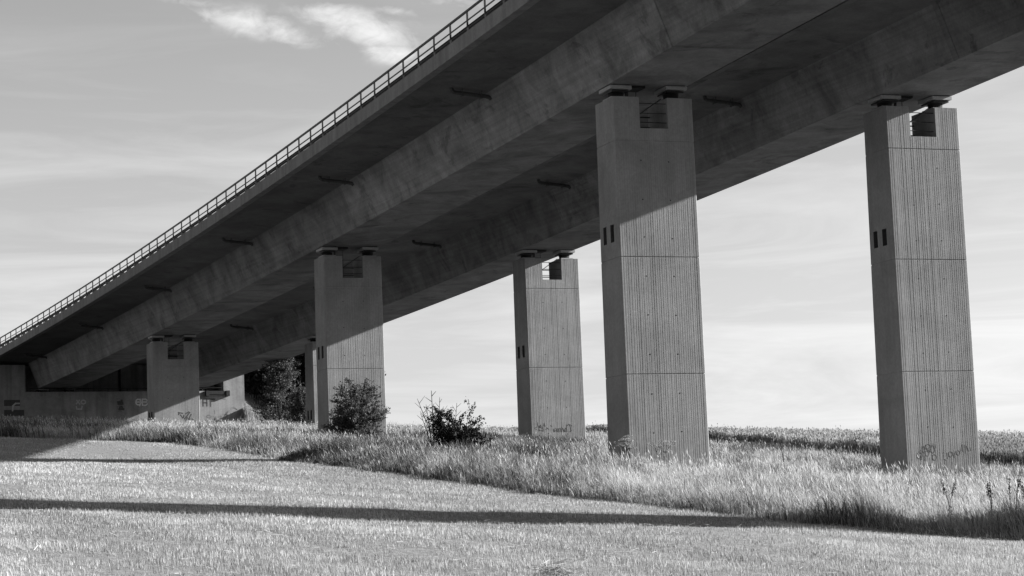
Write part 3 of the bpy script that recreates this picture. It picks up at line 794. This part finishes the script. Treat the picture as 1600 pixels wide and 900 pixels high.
# ------------------------------------------------------------------ single weeds one can tell apart
def weed(label, x, y, h, n, group=None, umbel=False, name='tall_weed'):
    z = float(H(x, y)); o = thing(name, label, 'weed', (x, y, z), group)
    mb = MB(); C, D = [], []
    for k in range(n):
        p0 = Vector((x+random.gauss(0, .05), y+random.gauss(0, .05), z-.05)); lx = random.gauss(0, .12)*h
        p1 = p0+Vector((lx*.4, 0, h*.55)); p2 = p1+Vector((lx*.6, random.gauss(0, .04), h*random.uniform(.35, .5)))
        mb.tube([p0, p1, p2], [.012, .009, .005], 5)
        if umbel:
            for j in range(5):
                e = p1.lerp(p2, random.uniform(.3, 1))+Vector((random.gauss(0, .16), random.gauss(0, .12), random.uniform(.05, .15))); mb.tube([p1.lerp(p2, .4), e], [.005, .004], 4)
                c = np.array(e)+RNG.normal(0, 1, (26, 3))*np.array([.07, .07, .015]); C.append(c); D.append(np.tile([1., 0, .1], (26, 1)))
        else:
            for j in range(11):
                f = (j+random.random())/11; q = p1.lerp(p2, f) if j > 3 else p0.lerp(p1, .35+f)
                c = np.array(q)+RNG.normal(0, 1, (9, 3))*np.array([.022, .022, .03]); C.append(c); D.append(np.tile([.3, 0, .8], (9, 1)))
    mb.build('stems', M['twig'], o)
    leaf_mesh('flower_heads' if umbel else 'seed_heads', np.concatenate(C), np.concatenate(D), .05 if umbel else .04, RNG.uniform(0, 1, sum(map(len, C))), M['umbel'] if umbel else M['weed'], o)
    return o
weed('pale flat headed umbel plant at the shaded foot of the tallest pier', 3.75, 80.0, 1.3, 4, umbel=True, name='umbel_plant')
weed('sparse pale umbel plant before the ribbed face of the tallest pier', 5.0, 79.5, 1.2, 3, umbel=True, name='umbel_plant')
for lab, x, y, h, k in (('dark seeding dock plant leaning left, first of the dark cluster in the pale grass', 9.85, 48.2, .98, 2),
                        ('tallest straight dark dock plant in the dark cluster in the pale grass', 10.2, 48.0, 1.12, 2),
                        ('short dark dock plant between its taller neighbours in the pale grass', 10.6, 48.3, .88, 3),
                        ('twin stemmed dark dock plant in the pale grass', 10.75, 48.6, 1.1, 2),
                        ('dark dock plant at the outer end of the dark cluster in the pale grass', 11.1, 48.4, 1.15, 3),
                        ('small dark weed standing apart on the paler grass below the outermost pier', 9.0, 48.6, 1.0, 2),
                        ('lone dark stalk between the two tallest piers', 10.6, 92.0, 1.35, 3)):
    weed(lab, x, y, h, k, 'dark seeding weeds in the verge', name='dock_plant')

# small heap of straw left on the field
sx, sy = .4, 27.6
sz = float(H(sx, sy)); heap = thing('straw_heap', 'small flattened heap of straw lying on the stubble', 'straw heap', (sx, sy, sz))
n = 120
ds = straws('dark_straw', RNG.normal(sx, .15, n), RNG.normal(sy, .07, n), RNG.uniform(.08, .26, n), RNG.uniform(.005, .010, n), RNG.uniform(.1, .8, n), M['grass'], np.abs(RNG.normal(.05, .04, n)))
ds.parent = heap; ds.location = -heap.location; ds['kind'] = 'stuff'
mb = MB()
for k in range(9):
    p0 = Vector((sx+random.gauss(.02, .15), sy-.08+random.gauss(0, .05), sz+.14)); mb.tube([p0, p0+Vector((random.uniform(.08, .2), random.gauss(0, .05), random.uniform(0, .07)))], [.004, .003], 5)
mb.build('bright_straw', M['spray_light'], heap)

# ------------------------------------------------------------------ sun, sky, camera
SUN = Vector((.998, .189, .375)).normalized()
elev = math.asin(SUN.z); azim = math.atan2(SUN.x, SUN.y)
sun = bpy.data.lights.new('sun', 'SUN'); sun.energy = 5.0; sun.angle = math.radians(.53); sun.color = (1, 1, 1)
so = bpy.data.objects.new('sun', sun); COL.objects.link(so)
so.rotation_euler = SUN.to_track_quat('Z', 'Y').to_euler(); so.location = SUN*300

w = bpy.data.worlds.new('World'); S.world = w; w.use_nodes = True
nt = w.node_tree; L = nt.links.new; bg = nt.nodes['Background']
sky = nt.nodes.new('ShaderNodeTexSky'); sky.sky_type = 'NISHITA'; sky.sun_disc = False
sky.sun_elevation = elev; sky.sun_rotation = azim; sky.air_density = 1.0; sky.dust_density = 1.2; sky.ozone_density = 1.0
sep = nt.nodes.new('ShaderNodeSeparateColor'); L(sky.outputs[0], sep.inputs[0])
def math_n(op, a, b=None, c=None, clamp=False):
    m = nt.nodes.new('ShaderNodeMath'); m.operation = op; m.use_clamp = clamp
    for i, v in enumerate((a, b, c)):
        if v is None: continue
        if isinstance(v, (int, float)): m.inputs[i].default_value = v
        else: L(v, m.inputs[i])
    return m.outputs[0]
grey = math_n('ADD', math_n('ADD', math_n('MULTIPLY', sep.outputs[0], .45), math_n('MULTIPLY', sep.outputs[1], .40)), math_n('MULTIPLY', sep.outputs[2], .15))
tc = nt.nodes.new('ShaderNodeTexCoord'); dirv = tc.outputs['Generated']
def cam_dir(x, y):
    a0, b0 = x-800, y-450; cr, sr = math.cos(ROLL), math.sin(ROLL)
    a = a0*cr-b0*sr; b = a0*sr+b0*cr; cp, sp = math.cos(PITCH), math.sin(PITCH)
    d = Vector((a/F_PX, 1, -b/F_PX)); d = Vector((d.x, d.y*cp-d.z*sp, d.y*sp+d.z*cp)); return d.normalized()
def wnoise(sc, loc, scale, detail, rough, dist):
    m = nt.nodes.new('ShaderNodeMapping'); m.inputs['Scale'].default_value = sc; m.inputs['Location'].default_value = loc; L(dirv, m.inputs['Vector'])
    n = nt.nodes.new('ShaderNodeTexNoise'); n.inputs['Scale'].default_value = scale; n.inputs['Detail'].default_value = detail; n.inputs['Roughness'].default_value = rough; n.inputs['Distortion'].default_value = dist
    L(m.outputs[0], n.inputs['Vector']); return n.outputs['Fac']
streak = math_n('MULTIPLY_ADD', wnoise((1, 1, 8.0), (.3, .1, 2.2), 6.0, 9, .6, .7), 2.6, -1.05, True)     # thin veil in long streaks
f1 = wnoise((1, 1, 2.0), (.7, .2, .9), 22.0, 10, .62, .9)
f2 = wnoise((1, 1, 1.7), (.1, .6, .4), 75.0, 8, .62, .5)
cloud = None
for cx, cy, w_, h_, amp in ((350, 28, 60, 17, .75), (395, 36, 70, 22, 1.0), (445, 54, 60, 18, .9), (530, 27, 75, 22, 1.0), (580, 50, 80, 26, 1.0), (620, 86, 60, 18, .95), (620, 17, 45, 10, .6), (725, 8, 70, 18, .6), (300, 3, 60, 10, .55)):
    d = cam_dir(cx, cy)
    rv = Vector((d.y, -d.x, 0)).normalized(); uv = rv.cross(d)
    dt1 = nt.nodes.new('ShaderNodeVectorMath'); dt1.operation = 'DOT_PRODUCT'; L(dirv, dt1.inputs[0]); dt1.inputs[1].default_value = rv*(F_PX/w_)
    tl = rv*.16+uv          # the puffs sag a little from upper left to lower right
    dt2 = nt.nodes.new('ShaderNodeVectorMath'); dt2.operation = 'DOT_PRODUCT'; L(dirv, dt2.inputs[0]); dt2.inputs[1].default_value = tl*(F_PX/h_)
    c1 = math_n('SUBTRACT', dt1.outputs['Value'], rv.dot(d)*(F_PX/w_)); c2 = math_n('SUBTRACT', dt2.outputs['Value'], tl.dot(d)*(F_PX/h_))
    r2 = math_n('ADD', math_n('MULTIPLY', c1, c1), math_n('MULTIPLY', c2, c2))
    e = math_n('MULTIPLY', math_n('EXPONENT', math_n('MULTIPLY', r2, -.9)), amp)
    cloud = e if cloud is None else math_n('MAXIMUM', cloud, e)
fl = math_n('ADD', math_n('MULTIPLY_ADD', f1, 1.7, -.85), math_n('MULTIPLY_ADD', f2, 1.7, -.85))
puff = math_n('MULTIPLY_ADD', math_n('ADD', cloud, fl), 1.0, -.26, True)
puff = math_n('MULTIPLY', puff, math_n('MULTIPLY_ADD', cloud, 1.8, -.12, True))
# white low veil towards the horizon
sx3 = nt.nodes.new('ShaderNodeSeparateXYZ'); L(dirv, sx3.inputs[0])
low = math_n('MULTIPLY_ADD', sx3.outputs[2], -4.6, 1.2, True)
veil = math_n('MULTIPLY', low, math_n('MULTIPLY_ADD', streak, .85, .22))
SKYV = 1.0
def mixw(a, b, f):
    return math_n('ADD', math_n('MULTIPLY', a, math_n('SUBTRACT', 1.0, f)), math_n('MULTIPLY', b, f))
CLOUDV = 7.6
val = mixw(grey, CLOUDV, math_n('MULTIPLY', veil, .62))
val = mixw(val, CLOUDV*1.08, math_n('MULTIPLY', puff, .5))
cmb = nt.nodes.new('ShaderNodeCombineColor')
for k in range(3): L(val, cmb.inputs[k])
L(cmb.outputs[0], bg.inputs['Color']); bg.inputs['Strength'].default_value = .05

cam = bpy.data.cameras.new('camera'); cam.sensor_width = 36; cam.sensor_fit = 'HORIZONTAL'; cam.lens = F_PX/1600*36
cam.clip_start = .1; cam.clip_end = 6000
cobj = bpy.data.objects.new('camera', cam); COL.objects.link(cobj)
cp, sp, cr, sr = math.cos(PITCH), math.sin(PITCH), math.cos(ROLL), math.sin(ROLL)
R_, U_, Fw = Vector((1, 0, 0)), Vector((0, -sp, cp)), Vector((0, cp, sp))
rx, ux = R_*cr-U_*sr, R_*sr+U_*cr
cobj.matrix_world = Matrix(((rx.x, ux.x, -Fw.x, 0), (rx.y, ux.y, -Fw.y, 0), (rx.z, ux.z, -Fw.z, 0), (0, 0, 0, 1)))
S.camera = cobj

S.render.engine = 'CYCLES'
S.cycles.max_bounces = 6; S.cycles.diffuse_bounces = 4; S.cycles.transparent_max_bounces = 4
S.cycles.use_denoising = True
vs = S.view_settings
S.display_settings.display_device = 'sRGB'
vs.view_transform = 'Standard'; vs.look = 'None'; vs.gamma = 1; vs.use_curve_mapping = False
vs.exposure = 1.7
